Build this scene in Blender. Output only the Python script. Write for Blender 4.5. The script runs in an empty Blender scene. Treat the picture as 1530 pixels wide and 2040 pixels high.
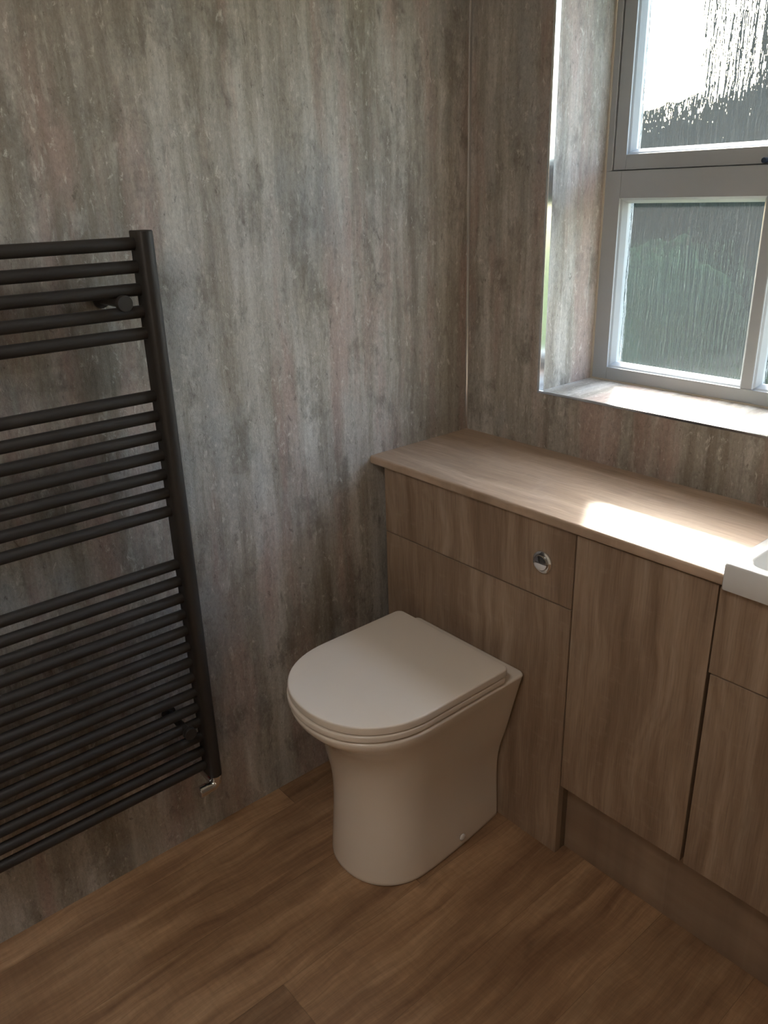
import bpy, bmesh, math, random
from mathutils import Vector, Matrix, noise
random.seed(7)
S = bpy.context.scene
C = S.collection

# ------------------------------------------------------------------ camera
cx, cy, cz = 1.4696, -1.5312, 1.4352
yaw, pitch, roll, fpx = 0.8743, -0.381, -0.0299, 1591.07
fw = Vector((-math.sin(yaw)*math.cos(pitch), math.cos(yaw)*math.cos(pitch), math.sin(pitch)))
r_ = fw.cross(Vector((0, 0, 1))).normalized()
u_ = r_.cross(fw)
R2 = r_*math.cos(roll) + u_*math.sin(roll)
U2 = -r_*math.sin(roll) + u_*math.cos(roll)
cam_d = bpy.data.cameras.new('camera')
cam = bpy.data.objects.new('camera', cam_d); C.objects.link(cam)
M = Matrix((R2, U2, -fw)).transposed().to_4x4(); M.translation = Vector((cx, cy, cz))
cam.matrix_world = M
cam_d.sensor_fit = 'HORIZONTAL'; cam_d.sensor_width = 36.0
cam_d.lens = fpx/1530*36.0
cam_d.clip_start = 0.02; cam_d.clip_end = 200
S.camera = cam

# ------------------------------------------------------------------ light
SUN_DIR = Vector((-0.60, 1.0, 0.66)).normalized()      # from the room towards the sun
SUN_STRENGTH = 30.0
SKY_STRENGTH = 0.90
FILL_STRENGTH = 4.2  # glow of the added fill panel, out of view
EXPOSURE = 1.44
w = bpy.data.worlds.new('sky'); S.world = w; w.use_nodes = True
wn = w.node_tree.nodes; wl = w.node_tree.links
sky = wn.new('ShaderNodeTexSky'); sky.sky_type = 'NISHITA'; sky.sun_disc = False
sky.sun_elevation = math.asin(SUN_DIR.z); sky.sun_rotation = math.atan2(SUN_DIR.x, SUN_DIR.y)
sky.dust_density = 2.0; sky.air_density = 1.0; sky.ozone_density = 1.0
haze = wn.new('ShaderNodeMix'); haze.data_type = 'RGBA'; haze.blend_type = 'MULTIPLY'; haze.inputs[0].default_value = 1.0
haze.inputs[7].default_value = (1.0, .95, .90, 1)          # warm, hazy air in front of the low sun
wl.new(sky.outputs[0], haze.inputs[6]); wl.new(haze.outputs[2], wn['Background'].inputs[0]); wn['Background'].inputs[1].default_value = SKY_STRENGTH
sd = bpy.data.lights.new('sun', 'SUN'); sd.energy = SUN_STRENGTH; sd.angle = 0.085; sd.color = (1.0, 0.91, 0.80)
so = bpy.data.objects.new('sun', sd); C.objects.link(so)
so.rotation_euler = SUN_DIR.to_track_quat('Z', 'Y').to_euler(); so.location = (-3, 5, 4)
# sampling portal in the window opening (adds no light of its own)
pd = bpy.data.lights.new('window_portal', 'AREA'); pd.shape = 'RECTANGLE'; pd.size = .84; pd.size_y = 1.07
pd.cycles.is_portal = True
po = bpy.data.objects.new('window_portal', pd); C.objects.link(po)
po.location = (.654, .30, 1.496); po.rotation_euler = (-math.pi/2, 0, 0)
S.view_settings.view_transform = 'Standard'; S.view_settings.look = 'None'
S.view_settings.exposure = EXPOSURE; S.view_settings.gamma = 1.0
S.view_settings.use_curve_mapping = False
S.cycles.max_bounces = 12; S.cycles.diffuse_bounces = 6; S.cycles.transparent_max_bounces = 12
S.cycles.use_denoising = True; S.cycles.sample_clamp_indirect = 4.0

# ------------------------------------------------------------------ materials
class N:
    def __init__(s, name):
        s.m = bpy.data.materials.new(name); s.m.use_nodes = True
        s.t = s.m.node_tree; s.b = s.t.nodes['Principled BSDF']; s.out = s.t.nodes['Material Output']
    def new(s, k, **kw):
        n = s.t.nodes.new(k)
        for a, v in kw.items(): setattr(n, a, v)
        return n
    def put(s, n, i, v):
        if isinstance(v, bpy.types.NodeSocket): s.t.links.new(v, n.inputs[i])
        elif v is not None: n.inputs[i].default_value = v
    def math(s, op, a, b=None, c=None, clamp=False):
        n = s.new('ShaderNodeMath', operation=op, use_clamp=clamp); s.put(n, 0, a); s.put(n, 1, b)
        if c is not None: s.put(n, 2, c)
        return n.outputs[0]
    def pos(s):
        if not hasattr(s, '_p'):
            g = s.new('ShaderNodeNewGeometry'); q = s.new('ShaderNodeSeparateXYZ'); s.put(q, 0, g.outputs['Position'])
            s._p = (q.outputs[0], q.outputs[1], q.outputs[2])
        return s._p
    def vec(s, x, y, z):
        n = s.new('ShaderNodeCombineXYZ'); s.put(n, 0, x); s.put(n, 1, y); s.put(n, 2, z); return n.outputs[0]
    def noise(s, v, scale, detail=4, rough=.55, dist=0):
        n = s.new('ShaderNodeTexNoise'); s.put(n, 'Vector', v); s.put(n, 'Scale', scale); s.put(n, 'Detail', detail)
        s.put(n, 'Roughness', rough); s.put(n, 'Distortion', dist); return n.outputs['Fac']
    def ramp(s, f, stops):
        n = s.new('ShaderNodeValToRGB'); e = n.color_ramp.elements
        while len(e) < len(stops): e.new(.5)
        for i, (p, c) in enumerate(stops):
            e[i].position = p; e[i].color = (c, c, c, 1) if isinstance(c, (int, float)) else (*c, 1)
        s.put(n, 0, f); return n.outputs[0]
    def mix(s, f, a, b, mode='MIX'):
        n = s.new('ShaderNodeMix', data_type='RGBA', blend_type=mode)
        s.put(n, 0, f)
        for i, v in ((6, a), (7, b)):
            if isinstance(v, tuple): v = (*v, 1)
            s.put(n, i, v)
        return n.outputs[2]
    def bump(s, h, strength=.3, dist=.001):
        n = s.new('ShaderNodeBump'); s.put(n, 'Height', h); s.put(n, 'Strength', strength); s.put(n, 'Distance', dist); return n.outputs[0]

def plain(name, col, rough=.5, metal=0, coat=0, spec=.5):
    n = N(name); n.b.inputs['Base Color'].default_value = (*col, 1); n.b.inputs['Roughness'].default_value = rough
    n.b.inputs['Metallic'].default_value = metal; n.b.inputs['Coat Weight'].default_value = coat
    n.b.inputs['Specular IOR Level'].default_value = spec
    # faint procedural unevenness so that no surface is perfectly flat in tone
    x, y, z = n.pos(); f = n.noise(n.vec(x, y, z), 3, 2)
    n.put(n.b, 'Roughness', n.math('MULTIPLY_ADD', f, .02, rough-.01))
    return n.m

def stone_panel():
    n = N('stone_effect_panel'); x, y, z = n.pos()
    g = n.new('ShaderNodeNewGeometry'); q = n.new('ShaderNodeSeparateXYZ'); n.put(q, 0, g.outputs['True Normal'])
    flat = n.math('GREATER_THAN', n.math('ABSOLUTE', q.outputs[2]), .5)      # level faces run the veins towards the room
    up = n.math('SUBTRACT', 1.0, flat)
    u = n.math('ADD', x, n.math('MULTIPLY', y, up))
    z = n.math('ADD', z, n.math('MULTIPLY', y, flat))
    warp = n.noise(n.vec(n.math('MULTIPLY', u, 1.0), n.math('MULTIPLY', z, 1.0), 0.0), 3.0, 3)
    u2 = n.math('MULTIPLY_ADD', n.math('SUBTRACT', warp, .5), .030, u)
    zz = lambda k: n.math('MULTIPLY', z, k)
    streak = n.noise(n.vec(u2, zz(.055), 3.1), 24, 8, .66)           # narrow vertical veins
    broad = n.noise(n.vec(u2, zz(.16), 7.7), 7.5, 5, .6)           # wide tonal bands
    pink = n.noise(n.vec(u2, zz(.12), 15.3), 12, 5, .6)
    blue = n.noise(n.vec(u2, zz(.40), 21.9), 6, 5, .6)
    patch = n.noise(n.vec(u, zz(.55), 31.0), 11, 6, .7)
    grit = n.noise(n.vec(u, zz(.55), 2.0), 170, 6, .8, .6)
    chip = n.noise(n.vec(u, zz(.42), 9.0), 62, 7, .8, .5)
    col = n.ramp(streak, [(.34, (.285, .255, .215)), (.46, (.405, .372, .322)), (.54, (.495, .468, .425)), (.66, (.600, .580, .540))])
    col = n.mix(n.ramp(broad, [(.40, .75), (.56, 0)]), col, n.mix(1.0, col, (.60, .57, .53), 'MULTIPLY'))
    col = n.mix(n.ramp(pink, [(.49, 0.0), (.62, .70)]), col, (.420, .305, .268))
    col = n.mix(n.ramp(blue, [(.53, 0.0), (.66, .62)]), col, (.350, .360, .360))
    col = n.mix(n.ramp(patch, [(.53, 0.0), (.64, .70)]), col, (.200, .178, .150))
    fleck = n.noise(n.vec(u2, zz(.30), 44.0), 30, 4, .65, .3)
    col = n.mix(n.ramp(fleck, [(.60, 0.0), (.71, .58)]), col, (.165, .145, .125))
    col = n.mix(n.ramp(fleck, [(.30, .42), (.42, 0.0)]), col, (.640, .620, .585))
    col = n.mix(n.ramp(chip, [(.57, 0.0), (.64, .62)]), col, (.720, .690, .640))
    col = n.mix(n.ramp(chip, [(.34, .75), (.41, 0.0)]), col, (.140, .122, .100))
    col = n.mix(.5, col, n.ramp(grit, [(.30, .45), (.5, 1.0), (.70, 1.45)]), 'MULTIPLY')
    n.put(n.b, 'Base Color', col)
    n.put(n.b, 'Roughness', n.math('MULTIPLY_ADD', grit, .25, .36)); n.b.inputs['Specular IOR Level'].default_value = .45
    n.put(n.b, 'Normal', n.bump(n.math('ADD', grit, n.math('MULTIPLY', chip, 1.2)), .55, .003))
    return n.m

def oak(name, axis, dark, mid, light, seed=0.0, rough=.5, fine=1.0):
    """wood grain along an axis: 'x', 'y' or 'z'"""
    n = N(name); x, y, z = n.pos()
    info = n.new('ShaderNodeObjectInfo'); rnd = n.math('MULTIPLY', info.outputs['Random'], 9.0)
    if axis == 'z': a, b, l = x, y, z
    elif axis == 'x': a, b, l = y, z, x
    else: a, b, l = x, z, y
    wob = n.noise(n.vec(n.math('MULTIPLY', a, 1.2), n.math('MULTIPLY', l, .8), n.math('ADD', rnd, seed)), 3.2, 2)
    a2 = n.math('MULTIPLY_ADD', n.math('SUBTRACT', wob, .5), .09, a)
    g = n.noise(n.vec(a2, n.math('MULTIPLY', l, .06), n.math('ADD', n.math('ADD', rnd, seed), n.math('MULTIPLY', b, .4))), 34, 5, .6)
    band = n.noise(n.vec(a2, n.math('MULTIPLY', l, .13), n.math('ADD', rnd, seed+4)), 9, 4, .6)
    pore = n.noise(n.vec(a, n.math('MULTIPLY', l, .035), n.math('ADD', rnd, seed+8)), 330*fine, 3, .7)
    cross = n.noise(n.vec(n.math('MULTIPLY', a, .5), l, n.math('ADD', rnd, seed+12)), 45, 3, .6)
    # cathedral figure
    rg = n.math('ADD', n.math('MULTIPLY', a2, 60.0), n.math('MULTIPLY', wob, 14.0))
    rings = n.math('SINE', n.math('MULTIPLY', rg, 3.0))
    col = n.ramp(g, [(.30, dark), (.52, mid), (.72, light)])
    col = n.mix(n.ramp(band, [(.38, .65), (.58, 0.0)]), col, dark)
    col = n.mix(n.math('MULTIPLY', n.math('MAXIMUM', rings, 0.0), .16), col, dark)
    col = n.mix(.6, col, n.ramp(pore, [(.30, .66), (.52, 1.0), (.72, 1.2)]), 'MULTIPLY')
    col = n.mix(n.ramp(cross, [(.58, 0.0), (.75, .22)]), col, light)
    n.put(n.b, 'Base Color', col); n.put(n.b, 'Roughness', n.math('MULTIPLY_ADD', pore, .2, rough-.1))
    n.b.inputs['Specular IOR Level'].default_value = .4
    n.put(n.b, 'Normal', n.bump(pore, .25, .0006))
    return n.m

def plank_floor():
    n = N('oak_plank_floor'); x, y, z = n.pos()
    W = .20
    xr = n.math('DIVIDE', n.math('SUBTRACT', x, .073), W)
    row = n.math('FLOOR', xr); fx = n.math('FRACT', n.math('ADD', xr, 20.0))
    wn_ = n.new('ShaderNodeTexWhiteNoise', noise_dimensions='1D'); n.put(wn_, 'W', n.math('ADD', row, 3.37))
    yr = n.math('ADD', n.math('DIVIDE', y, 1.22), n.math('MULTIPLY', wn_.outputs['Value'], 5.0))
    idy = n.math('FLOOR', yr); fy = n.math('FRACT', n.math('ADD', yr, 40.0))
    wn2 = n.new('ShaderNodeTexWhiteNoise', noise_dimensions='2D'); n.put(wn2, 'Vector', n.vec(row, idy, 0.0))
    r = wn2.outputs['Value']; off = n.math('MULTIPLY', r, 37.0)
    wob = n.noise(n.vec(x, n.math('MULTIPLY', y, .6), off), 4, 3)
    x2 = n.math('MULTIPLY_ADD', n.math('SUBTRACT', wob, .5), .07, x)
    g = n.noise(n.vec(x2, n.math('MULTIPLY', y, .07), off), 30, 6, .62)
    band = n.noise(n.vec(x2, n.math('MULTIPLY', y, .25), off), 9, 4, .6)
    knot = n.noise(n.vec(x, n.math('MULTIPLY', y, .5), n.math('ADD', off, 5.0)), 9, 3, .5)
    pore = n.noise(n.vec(x2, n.math('MULTIPLY', y, .04), off), 260, 3, .7)
    scr = n.noise(n.vec(x2, n.math('MULTIPLY', y, .03), n.math('ADD', off, 9.0)), 120, 2, .6)
    cross = n.noise(n.vec(n.math('MULTIPLY', x, .2), y, off), 130, 2, .6)
    col = n.ramp(g, [(.30, (.210, .115, .062)), (.50, (.360, .215, .118)), (.70, (.480, .310, .180))])
    col = n.mix(n.ramp(band, [(.36, .7), (.56, 0.0)]), col, (.195, .105, .055))
    col = n.mix(n.ramp(knot, [(.70, 0.0), (.82, .6)]), col, (.060, .036, .022))
    col = n.mix(n.ramp(scr, [(.64, 0.0), (.72, .4)]), col, (.290, .190, .110))
    col = n.mix(.5, col, n.ramp(pore, [(.3, .7), (.52, 1.0), (.7, 1.2)]), 'MULTIPLY')
    col = n.mix(.3, col, n.ramp(cross, [(.3, .75), (.7, 1.2)]), 'MULTIPLY')
    tone = n.ramp(r, [(0, .78), (1, 1.25)])
    col = n.mix(1.0, col, tone, 'MULTIPLY')
    ex = n.math('LESS_THAN', fx, .006); ey = n.math('LESS_THAN', fy, .0012)
    seam = n.math('MAXIMUM', ex, ey)
    col = n.mix(n.math('MULTIPLY', seam, .38), col, (.03, .018, .01))
    n.put(n.b, 'Base Color', col); n.put(n.b, 'Roughness', n.math('MULTIPLY_ADD', pore, .2, .42))
    n.b.inputs['Specular IOR Level'].default_value = .35
    n.put(n.b, 'Normal', n.bump(n.math('SUBTRACT', pore, seam), .3, .0008))
    return n.m

def textured_glass():
    """bark-effect privacy glass: wavy vertical ridges bend the view"""
    n = N('textured_privacy_glass'); x, y, z = n.pos()
    wv = n.noise(n.vec(x, n.math('MULTIPLY', z, 1.0), 0.0), 14, 2)
    x2 = n.math('MULTIPLY_ADD', n.math('SUBTRACT', wv, .5), .012, x)
    a = n.noise(n.vec(x2, n.math('MULTIPLY', z, .030), 1.0), 90, 3, .55)
    b = n.noise(n.vec(x, n.math('MULTIPLY', z, .10), 5.0), 260, 2, .6)
    h = n.math('ADD', a, n.math('MULTIPLY', b, .35))
    bp = n.bump(h, 1.0, .036)
    rf = n.new('ShaderNodeBsdfRefraction'); rf.inputs['IOR'].default_value = 1.12; rf.inputs['Roughness'].default_value = .03
    rf.inputs['Color'].default_value = (.90, .95, .94, 1); n.put(rf, 'Normal', bp)
    tr = n.new('ShaderNodeBsdfTransparent'); tr.inputs['Color'].default_value = (.90, .95, .94, 1)
    gl = n.new('ShaderNodeBsdfGlossy'); gl.inputs['Roughness'].default_value = .05; n.put(gl, 'Normal', bp)
    m1 = n.new('ShaderNodeMixShader'); m1.inputs[0].default_value = .20
    n.t.links.new(rf.outputs[0], m1.inputs[1]); n.t.links.new(tr.outputs[0], m1.inputs[2])
    m2 = n.new('ShaderNodeMixShader'); m2.inputs[0].default_value = .07
    n.t.links.new(m1.outputs[0], m2.inputs[1]); n.t.links.new(gl.outputs[0], m2.inputs[2])
    tl = n.new('ShaderNodeBsdfTranslucent'); tl.inputs['Color'].default_value = (.85, .92, 1.0, 1)
    m3 = n.new('ShaderNodeMixShader'); m3.inputs[0].default_value = .005
    n.t.links.new(m2.outputs[0], m3.inputs[1]); n.t.links.new(tl.outputs[0], m3.inputs[2])
    n.t.links.new(m3.outputs[0], n.out.inputs[0])
    return n.m

def clear_glass():
    n = N('outer_face_glass')
    tr = n.new('ShaderNodeBsdfTransparent'); tr.inputs['Color'].default_value = (.97, .98, .98, 1)
    gl = n.new('ShaderNodeBsdfGlossy'); gl.inputs['Roughness'].default_value = .02
    m = n.new('ShaderNodeMixShader'); m.inputs[0].default_value = .05
    n.t.links.new(tr.outputs[0], m.inputs[1]); n.t.links.new(gl.outputs[0], m.inputs[2]); n.t.links.new(m.outputs[0], n.out.inputs[0])
    return n.m

def leafy(name, c1, c2):
    n = N(name); x, y, z = n.pos()
    f = n.noise(n.vec(x, y, z), 9, 6, .7)
    n.put(n.b, 'Base Color', n.ramp(f, [(.35, c1), (.65, c2)])); n.b.inputs['Roughness'].default_value = 1.0; n.b.inputs['Specular IOR Level'].default_value = 0.0
    return n.m

STONE = stone_panel()
OAKD, OAKM, OAKL = (.215, .142, .092), (.350, .252, .178), (.450, .345, .260)
OAK_V = oak('oak_vertical_grain', 'z', OAKD, OAKM, OAKL)
OAK_H = oak('oak_horizontal_grain', 'x', OAKD, OAKM, OAKL, 2.0)
OAK_TOP = oak('oak_worktop', 'x', (.370, .265, .185), (.500, .375, .280), (.600, .470, .365), 5.0, .42)
EDGE = plain('oak_edging', (.34, .25, .175), .5)
FLOOR = plank_floor()
CERAMIC = plain('white_ceramic', (.80, .73, .65), .12, 0, .3)
SEATM = plain('white_seat_plastic', (.80, .73, .65), .27)
BASINM = plain('basin_ceramic', (.78, .80, .81), .15, 0, .3)
CHROME = plain('chrome', (.75, .76, .77), .12, 1)
ALU = plain('polished_trim', (.72, .73, .74), .16, 1)
RAD = plain('textured_black_metal', (.030, .026, .023), .50, .2, 0, .45)
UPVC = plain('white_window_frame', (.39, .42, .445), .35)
WHITE = plain('white_paint', (.74, .69, .61), .8)
SEAL = plain('cream_sealant', (.55, .50, .42), .5)
DARK = plain('dark_blue_plastic', (.015, .030, .060), .3)
RED = plain('red_plastic', (.35, .02, .02), .4)
CARC = plain('cabinet_board', (.20, .145, .10), .6)
CAP = plain('white_cap', (.72, .70, .68), .3)
GLASS = textured_glass(); GLASS2 = clear_glass()

# ------------------------------------------------------------------ mesh helpers
def tag(o, label=None, cat=None, group=None, kind=None):
    if label: o['label'] = label
    if cat: o['category'] = cat
    if group: o['group'] = group
    if kind: o['kind'] = kind
    return o
def thing(name, loc, label, cat, group=None, kind=None):
    o = bpy.data.objects.new(name, None); C.objects.link(o); o.location = loc; o.empty_display_size = .05
    return tag(o, label, cat, group, kind)
def obj(name, bm, m, parent=None, smooth=None, bevel=0, seg=2, label=None):
    me = bpy.data.meshes.new(name)
    bmesh.ops.recalc_face_normals(bm, faces=bm.faces[:]); bm.to_mesh(me); bm.free()
    for k in (m if isinstance(m, (list, tuple)) else [m]): me.materials.append(k)
    o = bpy.data.objects.new(name, me); C.objects.link(o)
    if parent is not None:
        o.parent = parent
        q = parent; off = Vector((0, 0, 0))
        while q is not None: off += q.location; q = q.parent
        for v in me.vertices: v.co -= off
    if bevel:
        b = o.modifiers.new('bevel', 'BEVEL'); b.width = bevel; b.segments = seg; b.limit_method = 'ANGLE'; b.angle_limit = math.radians(40)
    if smooth is not None:
        me.shade_smooth()
        try: me.set_sharp_from_angle(angle=math.radians(smooth))
        except Exception: pass
    if label: o['label'] = label
    return o
def box(bm, x0, x1, y0, y1, z0, z1, mi=0):
    v = [bm.verts.new(p) for p in ((x0,y0,z0),(x1,y0,z0),(x1,y1,z0),(x0,y1,z0),(x0,y0,z1),(x1,y0,z1),(x1,y1,z1),(x0,y1,z1))]
    for f in ((0,3,2,1),(4,5,6,7),(0,1,5,4),(1,2,6,5),(2,3,7,6),(3,0,4,7)):
        bm.faces.new([v[i] for i in f]).material_index = mi
    return bm
def B(*a): return box(bmesh.new(), *a)
def boxes(*L):
    bm = bmesh.new()
    for l in L: box(bm, *l)
    return bm
def sweep(bm, pts, rad, n=20, cap=True):
    """round tube along points; rad a number or list"""
    pts = [Vector(p) for p in pts]
    rads = rad if isinstance(rad, (list, tuple)) else [rad]*len(pts)
    rings = []; ref = None
    for i, p in enumerate(pts):
        d = (pts[min(i+1, len(pts)-1)] - pts[max(i-1, 0)]).normalized()
        if ref is None: ref = d.orthogonal().normalized()
        ref = (ref - d*ref.dot(d)).normalized(); s = d.cross(ref)
        rings.append([bm.verts.new(p + (ref*math.cos(t)+s*math.sin(t))*rads[i]) for t in [2*math.pi*k/n for k in range(n)]])
    for a, b in zip(rings, rings[1:]):
        for k in range(n): bm.faces.new((a[k], a[(k+1)%n], b[(k+1)%n], b[k]))
    if cap:
        bm.faces.new(rings[0]); bm.faces.new(rings[-1])
    return bm
def lathe(bm, c, axis, prof, n=48):
    """prof: list of (radius, height along axis)"""
    axis = Vector(axis).normalized(); a = axis.orthogonal().normalized(); b = axis.cross(a); c = Vector(c)
    rings = []
    for r, h in prof:
        if r < 1e-6: rings.append([bm.verts.new(c+axis*h)])
        else: rings.append([bm.verts.new(c+axis*h+(a*math.cos(t)+b*math.sin(t))*r) for t in [2*math.pi*k/n for k in range(n)]])
    for p, q in zip(rings, rings[1:]):
        if len(p) == 1 and len(q) == 1: continue
        for k in range(n):
            k2 = (k+1) % n
            if len(p) == 1: bm.faces.new((p[0], q[k2], q[k]))
            elif len(q) == 1: bm.faces.new((p[k], p[k2], q[0]))
            else: bm.faces.new((p[k], p[k2], q[k2], q[k]))
    return bm
def loft(bm, rings, capa=True, capb=True):
    R = [[bm.verts.new(p) for p in r] for r in rings]; n = len(R[0])
    for a, b in zip(R, R[1:]):
        for k in range(n): bm.faces.new((a[k], a[(k+1)%n], b[(k+1)%n], b[k]))
    if capa: bm.faces.new(R[0])
    if capb: bm.faces.new(R[-1])
    return bm

# ------------------------------------------------------------------ room shell
RX, RY, RZ = 2.35, -2.45, 2.35
WX0, WX1, WZ0, WZ1, WY = .2439, 1.064, .972, 2.02, .2097
tag(obj('floor', B(-.15, RX+.15, RY-.15, .31, -.12, 0), FLOOR), kind='structure', label='brown oak effect plank floor')
tag(obj('ceiling', B(-.15, RX+.15, RY-.15, .31, RZ, RZ+.12), WHITE), kind='structure')
tag(obj('wall_left', B(-.15, 0, RY-.15, .31, 0, RZ), STONE), kind='structure', label='grey brown stone effect wall panel behind the towel rail')
bm = boxes((0, WX0, 0, .31, 0, RZ), (WX1, RX+.15, 0, .31, 0, RZ), (WX0, WX1, 0, .31, 0, WZ0), (WX0, WX1, 0, .31, WZ1, RZ))
tag(obj('wall_back', bm, STONE), kind='structure', label='grey stone effect panelled wall around the window recess')
tag(obj('wall_right', B(RX, RX+.15, RY-.15, 0, 0, RZ), STONE), kind='structure')
tag(obj('wall_front', B(0, RX, RY-.15, RY, 0, RZ), WHITE), kind='structure')
# slim corner strip and the bright angle around the recess
bm = bmesh.new(); vs = [(0, 0), (.0055, 0), (.0045, -.0025), (.0025, -.0045), (0, -.0055)]
loft(bm, [[(x, y, .8305) for x, y in vs], [(x, y, RZ) for x, y in vs]])
tag(obj('trim_1', bm, ALU), kind='structure', label='thin metal strip in the corner of the wall panels')
T = .0015; L = .012
bm = boxes((WX0-.005, WX0, -T, 0, WZ0-.005, WZ1+.005), (WX0, WX0+T, -T, L+.003, WZ0, WZ1))
tag(obj('trim_2', bm, ALU, bevel=.0005), kind='structure', label='polished metal angle down the left edge of the window recess')
bm = boxes((WX0, WX1, -T, 0, WZ0-.004, WZ0+T), (WX0+T, WX1, 0, .004, WZ0, WZ0+T))
tag(obj('trim_3', bm, ALU, bevel=.0004), kind='structure', label='thin metal edge along the front of the window sill')
# cream sealant beads
bm = boxes((WX0, WX0+.004, WY-.004, WY, WZ0, WZ1), (WX0, WX1, WY-.003, WY, WZ0, WZ0+.003))
tag(obj('trim_4', bm, SEAL), kind='structure', label='cream sealant line where the window frame meets the recess')

# unseen fill panel added under the ceiling to brighten the lower room
cl = thing('fill_light', (.95, -1.75, RZ-.03), 'unseen square panel added under the ceiling as warm white fill', 'fill light')
obj('housing', boxes((.68, .70, -2.02, -1.48, RZ-.03, RZ), (1.20, 1.22, -2.02, -1.48, RZ-.03, RZ), (.70, 1.20, -2.02, -2.0, RZ-.03, RZ), (.70, 1.20, -1.50, -1.48, RZ-.03, RZ)), UPVC, cl)
LM = N('fill_diffuser'); LM.b.inputs['Base Color'].default_value = (.8, .8, .8, 1)
LM.b.inputs['Emission Color'].default_value = (1.0, .93, .86, 1); LM.b.inputs['Emission Strength'].default_value = FILL_STRENGTH
obj('diffuser', B(.70, 1.20, -2.0, -1.5, RZ-.026, RZ-.020), LM.m, cl)

# ------------------------------------------------------------------ window
win = thing('window_1', (WX0, WY, WZ0), 'white framed window with textured privacy glass in the recess', 'window', kind='structure')
JX0, JX1 = .2900, WX1-.046            # lower opening
LZ0, LZ1 = 1.0058, 1.4050             # lower panes
SZ0 = 1.4656                          # sash bottom
MX0, MX1 = .6400, .6675
Y0, Y1 = WY, WY+.062
bm = boxes((WX0, JX0, Y0, Y1, WZ0, SZ0), (JX1, WX1, Y0, Y1, WZ0, SZ0), (JX0, JX1, Y0, Y1, WZ0, LZ0), (JX0, JX1, Y0, Y1, LZ1, SZ0),
           (WX0, .2625, Y0, Y1, SZ0, WZ1), (WX1-.0185, WX1, Y0, Y1, SZ0, WZ1), (.2625, WX1-.0185, Y0, Y1, WZ1-.02, WZ1))
for bb in ((WX0+.01, WX1-.01, Y1-.003, Y1+.008, SZ0-.02, SZ0+.014), (WX0+.01, .276, Y1-.003, Y1+.008, SZ0+.014, WZ1-.01),
           (WX1-.032, WX1-.01, Y1-.003, Y1+.008, SZ0+.014, WZ1-.01), (.276, WX1-.032, Y1-.003, Y1+.008, WZ1-.032, WZ1-.01)): box(bm, *bb)
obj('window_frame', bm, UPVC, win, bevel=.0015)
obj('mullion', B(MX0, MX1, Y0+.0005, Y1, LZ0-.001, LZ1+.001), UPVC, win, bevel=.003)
def bead(x0, x1, z0, z1, ya, yb, wd):
    """sloping glazing bead round an opening, from the frame face back to the glass"""
    bm = bmesh.new()
    o = [(x0, z0), (x1, z0), (x1, z1), (x0, z1)]; i = [(x0+wd, z0+wd), (x1-wd, z0+wd), (x1-wd, z1-wd), (x0+wd, z1-wd)]
    m = [(x0+wd*.35, z0+wd*.35), (x1-wd*.35, z0+wd*.35), (x1-wd*.35, z1-wd*.35), (x0+wd*.35, z1-wd*.35)]
    rings = [(o, ya), (m, ya+.004), (i, yb-.008), (i, yb), (o, yb)]
    R = [[bm.verts.new((x, yy, z)) for x, z in q] for q, yy in rings]
    for a, b in zip(R, R[1:]+R[:1]):
        for k in range(4): bm.faces.new((a[k], a[(k+1)%4], b[(k+1)%4], b[k]))
    return bm
def pane(x0, x1, z0, z1, y):
    bm = box(bmesh.new(), x0, x1, y, y+.006, z0, z1)
    for f in bm.faces: f.material_index = 0 if f.calc_center_median().y < y+.001 else 1
    return bm
GY = WY+.030
for a, b in ((JX0, MX0), (MX1, JX1)):
    bd = obj('glazing_bead', bead(a, b, LZ0, LZ1, WY+.004, GY, .011), UPVC, win)
    obj('pane', pane(a+.006, b-.006, LZ0+.006, LZ1-.006, GY), [GLASS, GLASS2], win)
# top-hung vent
SX0, SX1, SZ1 = .2650, WX1-.021, WZ1-.024
PX0, PX1, PZ0, PZ1 = .2975, SX1-.0325, 1.5005, SZ1-.035
YS = WY+.003
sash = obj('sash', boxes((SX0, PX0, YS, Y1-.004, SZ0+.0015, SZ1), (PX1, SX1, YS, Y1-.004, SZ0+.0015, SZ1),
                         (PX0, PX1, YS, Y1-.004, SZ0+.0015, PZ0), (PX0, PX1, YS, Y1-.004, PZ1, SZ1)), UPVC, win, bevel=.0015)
obj('glazing_bead', bead(PX0, PX1, PZ0, PZ1, YS+.004, GY+.003, .011), UPVC, sash)
obj('pane', pane(PX0+.006, PX1-.006, PZ0+.006, PZ1-.006, GY+.003), [GLASS, GLASS2], sash)
bm = lathe(bmesh.new(), (.628, YS, 1.4735), (0, -1, 0), [(.0058, 0), (.0058, .008), (.0050, .011), (0, .0125)], 24)
obj('stay_peg', bm, DARK, sash, smooth=40, label='small dark blue peg')

# ------------------------------------------------------------------ outside
def lawn():
    bm = bmesh.new(); bmesh.ops.create_grid(bm, x_segments=40, y_segments=40, size=25)
    for v in bm.verts:
        v.co.y += 25.35; v.co.z = -.35 + .05*noise.noise(v.co*.3)
    return bm
tag(obj('ground', lawn(), leafy('grass', (.020, .032, .014), (.045, .062, .030)), smooth=80), kind='structure')
def shrub(c, rx, ry, rz, seed):
    bm = bmesh.new(); bmesh.ops.create_icosphere(bm, subdivisions=5, radius=1)
    for v in bm.verts:
        p = v.co.normalized()
        k = 1 + .20*noise.noise(p*1.7+Vector((seed, 0, 0))) + .12*noise.noise(p*5+Vector((0, seed, 0))) + .06*noise.noise(p*14)
        v.co = Vector((p.x*rx*k, p.y*ry*k, p.z*rz*k)) + Vector(c)
    return bm
HEDGE = leafy('hedge_leaves', (.005, .008, .006), (.014, .020, .015))
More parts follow.
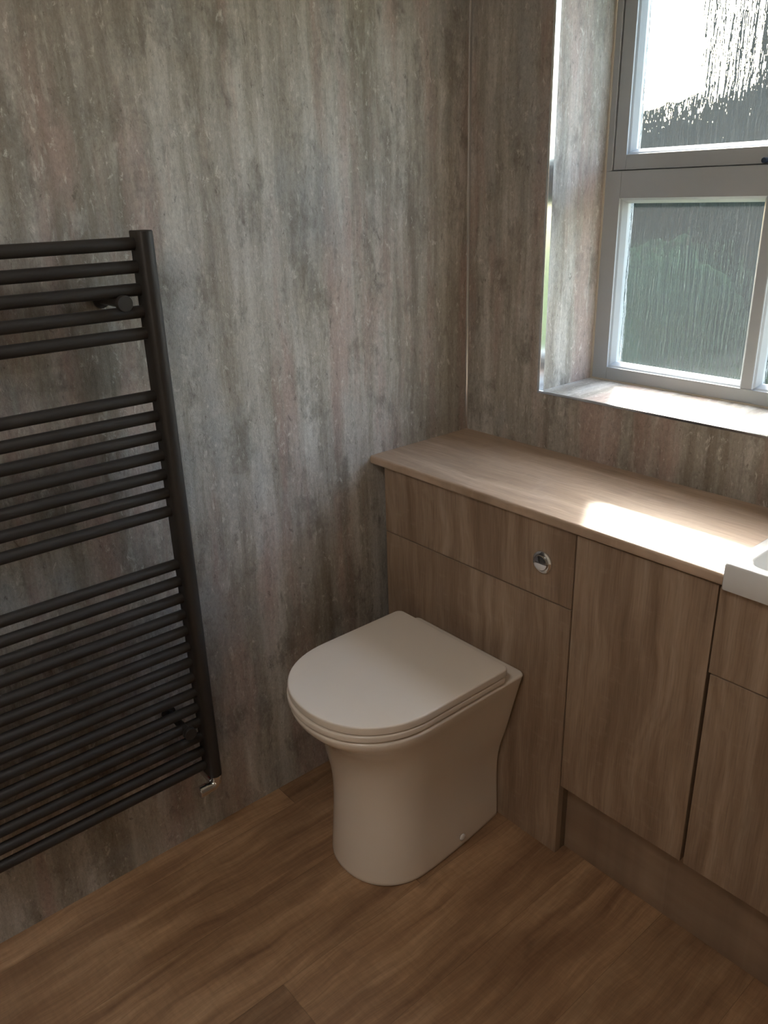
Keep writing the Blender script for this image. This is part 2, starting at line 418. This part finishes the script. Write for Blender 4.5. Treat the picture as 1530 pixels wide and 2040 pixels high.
BUSH = leafy('bush_leaves', (.008, .018, .010), (.022, .044, .026))
for i, (x, y, rx, ry, rz, m, lab) in enumerate([
    (-5.75, 8.4, 1.50, 1.1, 2.35, HEDGE, 'dark dense shrub outside, seen through the left of the lower glass'),
    (-9.9, 9.6, 1.6, 1.2, 2.9, HEDGE, 'tall dark shrub outside at the far left'),
    (-2.5, 8.2, 1.50, 1.1, 2.55, HEDGE, 'dark shrub outside, seen through the right of the lower glass'),
    (-2.5, 5.0, .8, .7, .95, BUSH, 'low brighter green bush outside in front of the dark shrubs'),
    (-6.6, 12.6, 3.6, 1.6, 2.75, HEDGE, 'wide dark shrub outside behind the others'),
    (1.6, 8.4, 1.8, 1.2, 3.2, HEDGE, 'tall dark shrub outside at the far right')]):
    tag(obj('shrub', shrub((x, y, .0), rx, ry, rz, i*3.7), m, smooth=80), lab, 'shrub')
tree = thing('tree', (-5.7, 17.0, -.3), 'tall leafy tree outside beyond the shrubs, at the right of the upper glass', 'tree')
obj('crown', shrub((-5.7, 17.0, 5.4), 3.3, 2.2, 3.9, 41.3), HEDGE, tree, smooth=80)
obj('trunk', sweep(bmesh.new(), [(-5.7, 17.0, -.35), (-5.65, 17.0, 1.2), (-5.7, 17.0, 3.0)], [.28, .22, .16], 12), leafy('bark', (.05, .04, .03), (.10, .08, .06)), tree, smooth=50)

# ------------------------------------------------------------------ worktop and cabinets
FY, TOP = -.3327, .83
UZ = TOP-.021
XA, XB, XC, XE = .0433, .6185, .9127, 1.50
def worktop():
    prof = [(0, TOP)]
    yf = -.3414; r = .006
    for k in range(7):
        t = math.pi/2*k/6; prof.append((yf+r-r*math.sin(t), TOP-r+r*math.cos(t)))
    for k in range(7):
        t = math.pi/2*k/6; prof.append((yf+.005-.005*math.cos(t), UZ+.005-.005*math.sin(t)))
    prof += [(0, UZ)]
    bm = bmesh.new()
    loft(bm, [[(x, y, z) for y, z in prof] for x in (0.0005, .9195)])
    return bm
wt = thing('worktop', (0.0, 0, UZ), 'light oak effect worktop with rounded front edge below the window, running to the basin', 'worktop')
obj('surface', worktop(), OAK_TOP, wt, smooth=35)
# strip of worktop that carries on behind the basin
tops = B(.9195, XE, -.055, 0, UZ, TOP)
obj('rear_strip', tops, OAK_TOP, wt)

def edged(x0, x1, z0, z1, y=FY, th=.018, m=OAK_V, name='panel', parent=None, bevel=.0009, label=None):
    bm = B(x0, x1, y, y+th, z0, z1)
    for f in bm.faces:
        c = f.calc_center_median()
        if abs(c.y-y) > 1e-4 and abs(c.y-y-th) > 1e-4: f.material_index = 1      # paler edge banding
    return obj(name, bm, [m, EDGE], parent, bevel=bevel, label=label)

wc = thing('toilet_unit', (XA, FY, 0), 'oak effect boxing unit behind the toilet with a round chrome flush button', 'cabinet')
obj('carcass', boxes((XA+.001, XA+.017, FY+.019, -.002, 0, UZ-.001), (XB-.0175, XB-.0025, FY+.019, -.002, 0, UZ-.001),
                     (XA+.017, XB-.0175, FY+.019, FY+.035, 0, UZ-.001)), CARC, wc)
ZL = .6383
edged(XA, XB-.0015, ZL+.0013, UZ-.001, name='upper_panel', parent=wc)
edged(XA, XB-.0015, .0006, ZL-.0013, name='lower_panel', parent=wc)
fb = obj('flush_button', lathe(bmesh.new(), (.5405, FY, .7208), (0, -1, 0),
         [(.0, .0), (.0245, .0), (.0248, .0015), (.0238, .0040), (.0205, .0062), (.0185, .0064), (.0178, .0050), (.0, .0048)]), CHROME, wc, smooth=30, label='round chrome flush plate ring')
def half(sx):
    bm = bmesh.new(); n = 18; rr = .0168
    for h in (0,):
        rings = []
        for f, hh in ((1.0, .0048), (1.0, .0078), (.93, .0092), (.5, .0102), (.02, .0106)):
            ring = []
            for k in range(n+1):
                t = math.pi*k/n
                ring.append((.5405+rr*f*math.cos(t)*1.0, FY-hh, .7208+sx*(.0006+(rr*f-.0006)*math.sin(t))))
            rings.append(ring)
        loft(bm, rings, True, True)
    return bm
for sx in (1, -1): obj('push_half', half(sx), CHROME, fb, smooth=40)

bc = thing('base_cabinet', (XB, FY, .1966), 'oak effect base cupboard with one plain door, between the toilet unit and the basin unit', 'cabinet')
obj('carcass', B(XB-.0015, XC-.0025, FY+.0205, -.002, .1966, UZ-.001), CARC, bc)
edged(XB+.0020, XC-.0020, .1966, UZ-.004, name='door', parent=bc)

ZF = .6329
vc = thing('basin_cabinet', (XC, FY, .1966), 'oak effect vanity unit under the white basin at the right edge', 'cabinet')
obj('carcass', B(XC-.0015, XE, FY+.0205, -.002, .1966, .730), CARC, vc)
edged(XC+.0010, XE, ZF+.0012, .8035, name='fascia', parent=vc)
edged(XC+.0048, 1.2045, .1966, ZF-.0012, name='door', parent=vc)
edged(1.2075, XE, .1966, ZF-.0012, name='door', parent=vc)

pl = obj('plinth', B(XB-.0015, XE, -.2987, -.2837, .0006, .1950), OAK_H, bevel=.0008)
tag(pl, 'long oak effect kickboard recessed under the cupboard doors on the floor', 'plinth')

# basin -------------------------------------------------------------
def rrect(x0, x1, y0, y1, r, z, n=8):
    pts = []
    for (qx, qy, a0) in ((x1-r, y1-r, 0), (x0+r, y1-r, 90), (x0+r, y0+r, 180), (x1-r, y0+r, 270)):
        for k in range(n+1):
            t = math.radians(a0+90*k/n); pts.append((qx+r*math.cos(t), qy+r*math.sin(t), z))
    return pts
bs = thing('basin', (1.2, -.34, .8045), 'thick edged white ceramic basin set into the worktop at the right edge', 'basin')
bx0, bx1, by0, by1 = .9198, 1.47, -.3455, -.057
def R_(d, z, r): return rrect(bx0+d, bx1-d, by0+d, by1-d, max(r, .0005), z)
rings = [R_(.001, .8050, .004), R_(0, .8065, .005), R_(0, .8485, .006), R_(.0012, .8520, .006), R_(.0035, .8535, .006),
         R_(.020, .8535, .02), R_(.0235, .8525, .028), R_(.026, .8490, .03), R_(.032, .825, .035), R_(.045, .785, .045), R_(.07, .758, .05), R_(.11, .750, .03)]
obj('bowl', loft(bmesh.new(), rings), BASINM, bs, smooth=50)
obj('waste', lathe(bmesh.new(), (1.195, -.20, .750), (0, 0, 1), [(0, .0005), (.021, .0005), (.021, .003), (.018, .004), (0, .0045)]), CHROME, bs, smooth=30)

# ------------------------------------------------------------------ toilet
CX = .3315
def interp(tab, z):
    for (a, va), (b, vb) in zip(tab, tab[1:]):
        if z <= b:
            t = (z-a)/(b-a); t = max(0, min(1, t)); return va+(vb-va)*t
    return tab[-1][1]
def smooth_tab(tab):
    """Catmull-Rom through a table"""
    def f(z):
        n = len(tab)
        for i in range(n-1):
            if z <= tab[i+1][0] or i == n-2:
                p1, p2 = tab[i], tab[i+1]; p0 = tab[i-1] if i else (2*p1[0]-p2[0], 2*p1[1]-p2[1]); p3 = tab[i+2] if i+2 < n else (2*p2[0]-p1[0], 2*p2[1]-p1[1])
                h = p2[0]-p1[0]; t = (z-p1[0])/h
                m1 = (p2[1]-p0[1])/(p2[0]-p0[0])*h; m2 = (p3[1]-p1[1])/(p3[0]-p1[0])*h
                return (2*t**3-3*t*t+1)*p1[1]+(t**3-2*t*t+t)*m1+(-2*t**3+3*t*t)*p2[1]+(t**3-t*t)*m2
    return f
hw_rear = smooth_tab([(0, .114), (.04, .1125), (.14, .1095), (.20, .115), (.27, .1345), (.36, .157), (.41, .170), (.430, .1755)])
hw_mid = smooth_tab([(0, .1315), (.04, .130), (.14, .1265), (.22, .1295), (.30, .1425), (.36, .156), (.40, .1680), (.415, .1740), (.430, .1765)])
tipf = smooth_tab([(0, -.727), (.04, -.724), (.14, -.716), (.22, -.716), (.30, -.728), (.35, -.745), (.385, -.768), (.405, -.787), (.418, -.798), (.430, -.802)])
def dring(z, hr, hm, tip, yb, xc=CX, n=34, e=2.15, rc=.012, asp=1.02):
    """D outline: flat back, nearly straight sides, rounded front"""
    pts = []
    ys = tip + hm*asp                       # where the round front starts
    # right side back corner -> front -> left side back corner
    m = 6; rc = min(rc, hr*.5)
    for k in range(m+1):                      # back right corner
        t = math.pi/2*k/m
        pts.append((xc+hr-rc+rc*math.sin(t), yb-rc+rc*math.cos(t)))
    for k in range(1, 9):
        f = k/9; yy = (yb-rc)+(ys-(yb-rc))*f
        pts.append((xc+hr+(hm-hr)*math.sin(f*math.pi/2), yy))
    for k in range(n+1):
        t = math.pi*k/n
        c_, s_ = math.cos(t), math.sin(t)
        pts.append((xc+hm*math.copysign(abs(c_)**(2/e), c_), ys-hm*asp*abs(s_)**(2/e)))
    for k in range(8, 0, -1):
        f = k/9; yy = (yb-rc)+(ys-(yb-rc))*f
        pts.append((xc-hr-(hm-hr)*math.sin(f*math.pi/2), yy))
    for k in range(m, -1, -1):
        t = math.pi/2*k/m
        pts.append((xc-hr+rc-rc*math.sin(t), yb-rc+rc*math.cos(t)))
    return [(x, y, z) for x, y in pts]
PB = FY-.0006
toilet = thing('toilet', (CX, -.53, 0), 'white back to wall toilet with a closed D shaped lid standing on the wood floor', 'toilet')
rings = []
zs = [0.0006, .003] + [.01+.42*k/40 for k in range(41)]
for z in zs:
    ins = .0025 if z < .001 else 0
    rings.append(dring(z, hw_rear(z)-ins, hw_mid(z)-ins, tipf(z)+ins, PB))
for dz, ins in ((.4335, .0005), (.4360, .0020), (.4375, .0045), (.4380, .008), (.4380, .03)):
    rings.append(dring(dz, .1762-ins+.001, .1772-ins, -.8025+ins, PB if ins < .001 else PB-ins*.15, rc=.012))
obj('pan', loft(bmesh.new(), rings), CERAMIC, toilet, smooth=60)
def slab(z0, z1, hw, tip, yb, rt, rb, rc=.014, dome=0.0):
    rings = []
    for k in range(5):
        t = math.pi/2*k/4; i = rb*(1-math.sin(t)); rings.append((z0+rb*(1-math.cos(t)), i))
    for k in range(6):
        t = math.pi/2*k/5; i = rt*(1-math.cos(t)); rings.append((z1-rt+rt*math.sin(t), i))
    out = [dring(z, hw-i, hw-i, tip+i, yb-i, xc=.3290, rc=max(rc-i*.5, .003)) for z, i in rings]
    for s, dz in ((.02, dome*.3), (.06, dome*.7), (.12, dome)):
        out.append(dring(z1+dz, hw-rt-s, hw-rt-s, tip+rt+s, yb-rt-s, xc=.3290, rc=.006))
    return loft(bmesh.new(), out)
obj('seat', slab(.4403, .4556, .1790, -.8045, -.3900, .0035, .004), SEATM, toilet, smooth=50)
obj('lid', slab(.4580, .4755, .1795, -.8010, -.3860, .0035, .0015, rc=.016, dome=.0012), SEATM, toilet, smooth=50)
# hinge bar hidden below the lid
for hx in (.235, .396): obj('hinge', B(hx, hx+.027, -.392, -.366, .4382, .4530), CHROME, toilet, bevel=.003)
sx = CX+.1325
obj('screw_cap', lathe(bmesh.new(), (CX+.1285, -.478, .030), (1, 0, 0), [(0, 0), (.0085, 0), (.0085, .0022), (.007, .0040), (.004, .0050), (0, .0053)], 28), CAP, toilet, smooth=60, label='round white screw cap')

# ------------------------------------------------------------------ towel rail
rad = thing('towel_rail', (.071, -1.19, .22), 'tall matt dark brown ladder towel rail hung on the left wall', 'towel rail')
def post(yc):
    """D-section upright, round face to the room"""
    w2, xb, xf = .0155, .060, .103
    pts = [(xb+.003, yc-w2), (xb, yc-w2+.003), (xb, yc+w2-.003), (xb+.003, yc+w2)]
    for k in range(13):
        t = math.pi/2 - math.pi*k/12
        pts.append((xf-.0155+.0155*math.cos(t), yc+w2*math.sin(t)))
    bm = bmesh.new()
    sh = lambda s, z: [(xb+.02+(x-xb-.02)*s, yc+(y-yc)*s, z) for x, y in pts]
    loft(bm, [sh(.93, .2195), sh(1, .2215), sh(1, 1.3835), sh(.93, 1.3855)])
    return bm
YR, YL = -.8985, -1.4750
for yc in (YR, YL): obj('upright', post(yc), RAD, rad, smooth=35)
ks = list(range(0, 5))+list(range(7, 14))+list(range(16, 30))
first = None
for k in ks:
    z = 1.3640-.0385*k
    if first is None:
        ya, yb = YR-.013, YL+.013
        bm = bmesh.new()
        sweep(bm, [(.0735, ya, z), (.0735, yb, z)], .0112, 24)
        first = obj('rail', bm, RAD, rad, smooth=60)
    else:
        o = first.copy(); C.objects.link(o); o.parent = rad; o.location = (0, 0, -.0385*k)
for (yk, zk) in ((-.9575, 1.2690), (-.9500, .3665), (-1.42, 1.2690), (-1.42, .3665)):
    bk = obj('bracket', lathe(bmesh.new(), (.0, yk, zk), (1, 0, 0), [(0, .0008), (.016, .0008), (.016, .004), (.0085, .006), (.0085, .097), (.0, .097)], 32), RAD, rad, smooth=35)
    obj('bracket_cap', lathe(bmesh.new(), (.096, yk, zk), (1, 0, 0), [(0, 0), (.0135, 0), (.0142, .001), (.0142, .0105), (.0132, .0122), (0, .0124)], 36), RAD, bk, smooth=35)
# chrome elbow valve below the right upright
vb = bmesh.new()
VX, VY = .088, -.8965
sweep(vb, [(VX, VY, .2200), (VX, VY, .2150), (VX, VY, .2145), (VX, VY, .211)], [.0135, .0135, .0118, .0118], 24)
pts = [(VX, VY, .212)]
for k in range(9):
    t = math.pi/2*k/8; pts.append((VX, VY-.015+.015*math.cos(t), .208-.015*math.sin(t)))
pts += [(VX, VY-.026, .193)]
sweep(vb, pts, .0120, 24)
sweep(vb, [(VX, VY-.025, .193), (VX, VY-.0255, .193), (VX, VY-.044, .193), (VX, VY-.0455, .193)], [.0120, .0134, .0134, .0118], 24)
val = obj('valve', vb, CHROME, rad, smooth=40, label='chrome elbow valve')
obj('valve_tail', sweep(bmesh.new(), [(VX-.006, VY-.008, .200), (.001, VY-.008, .200)], .0075, 18), CHROME, val, smooth=50)
obj('valve_cap', lathe(bmesh.new(), (.052, -.912, .228), (0, -1, 0), [(0, -.004), (.006, -.004), (.006, .006), (.005, .008), (0, .008)], 20), RED, val, smooth=50, label='small dark red cap')
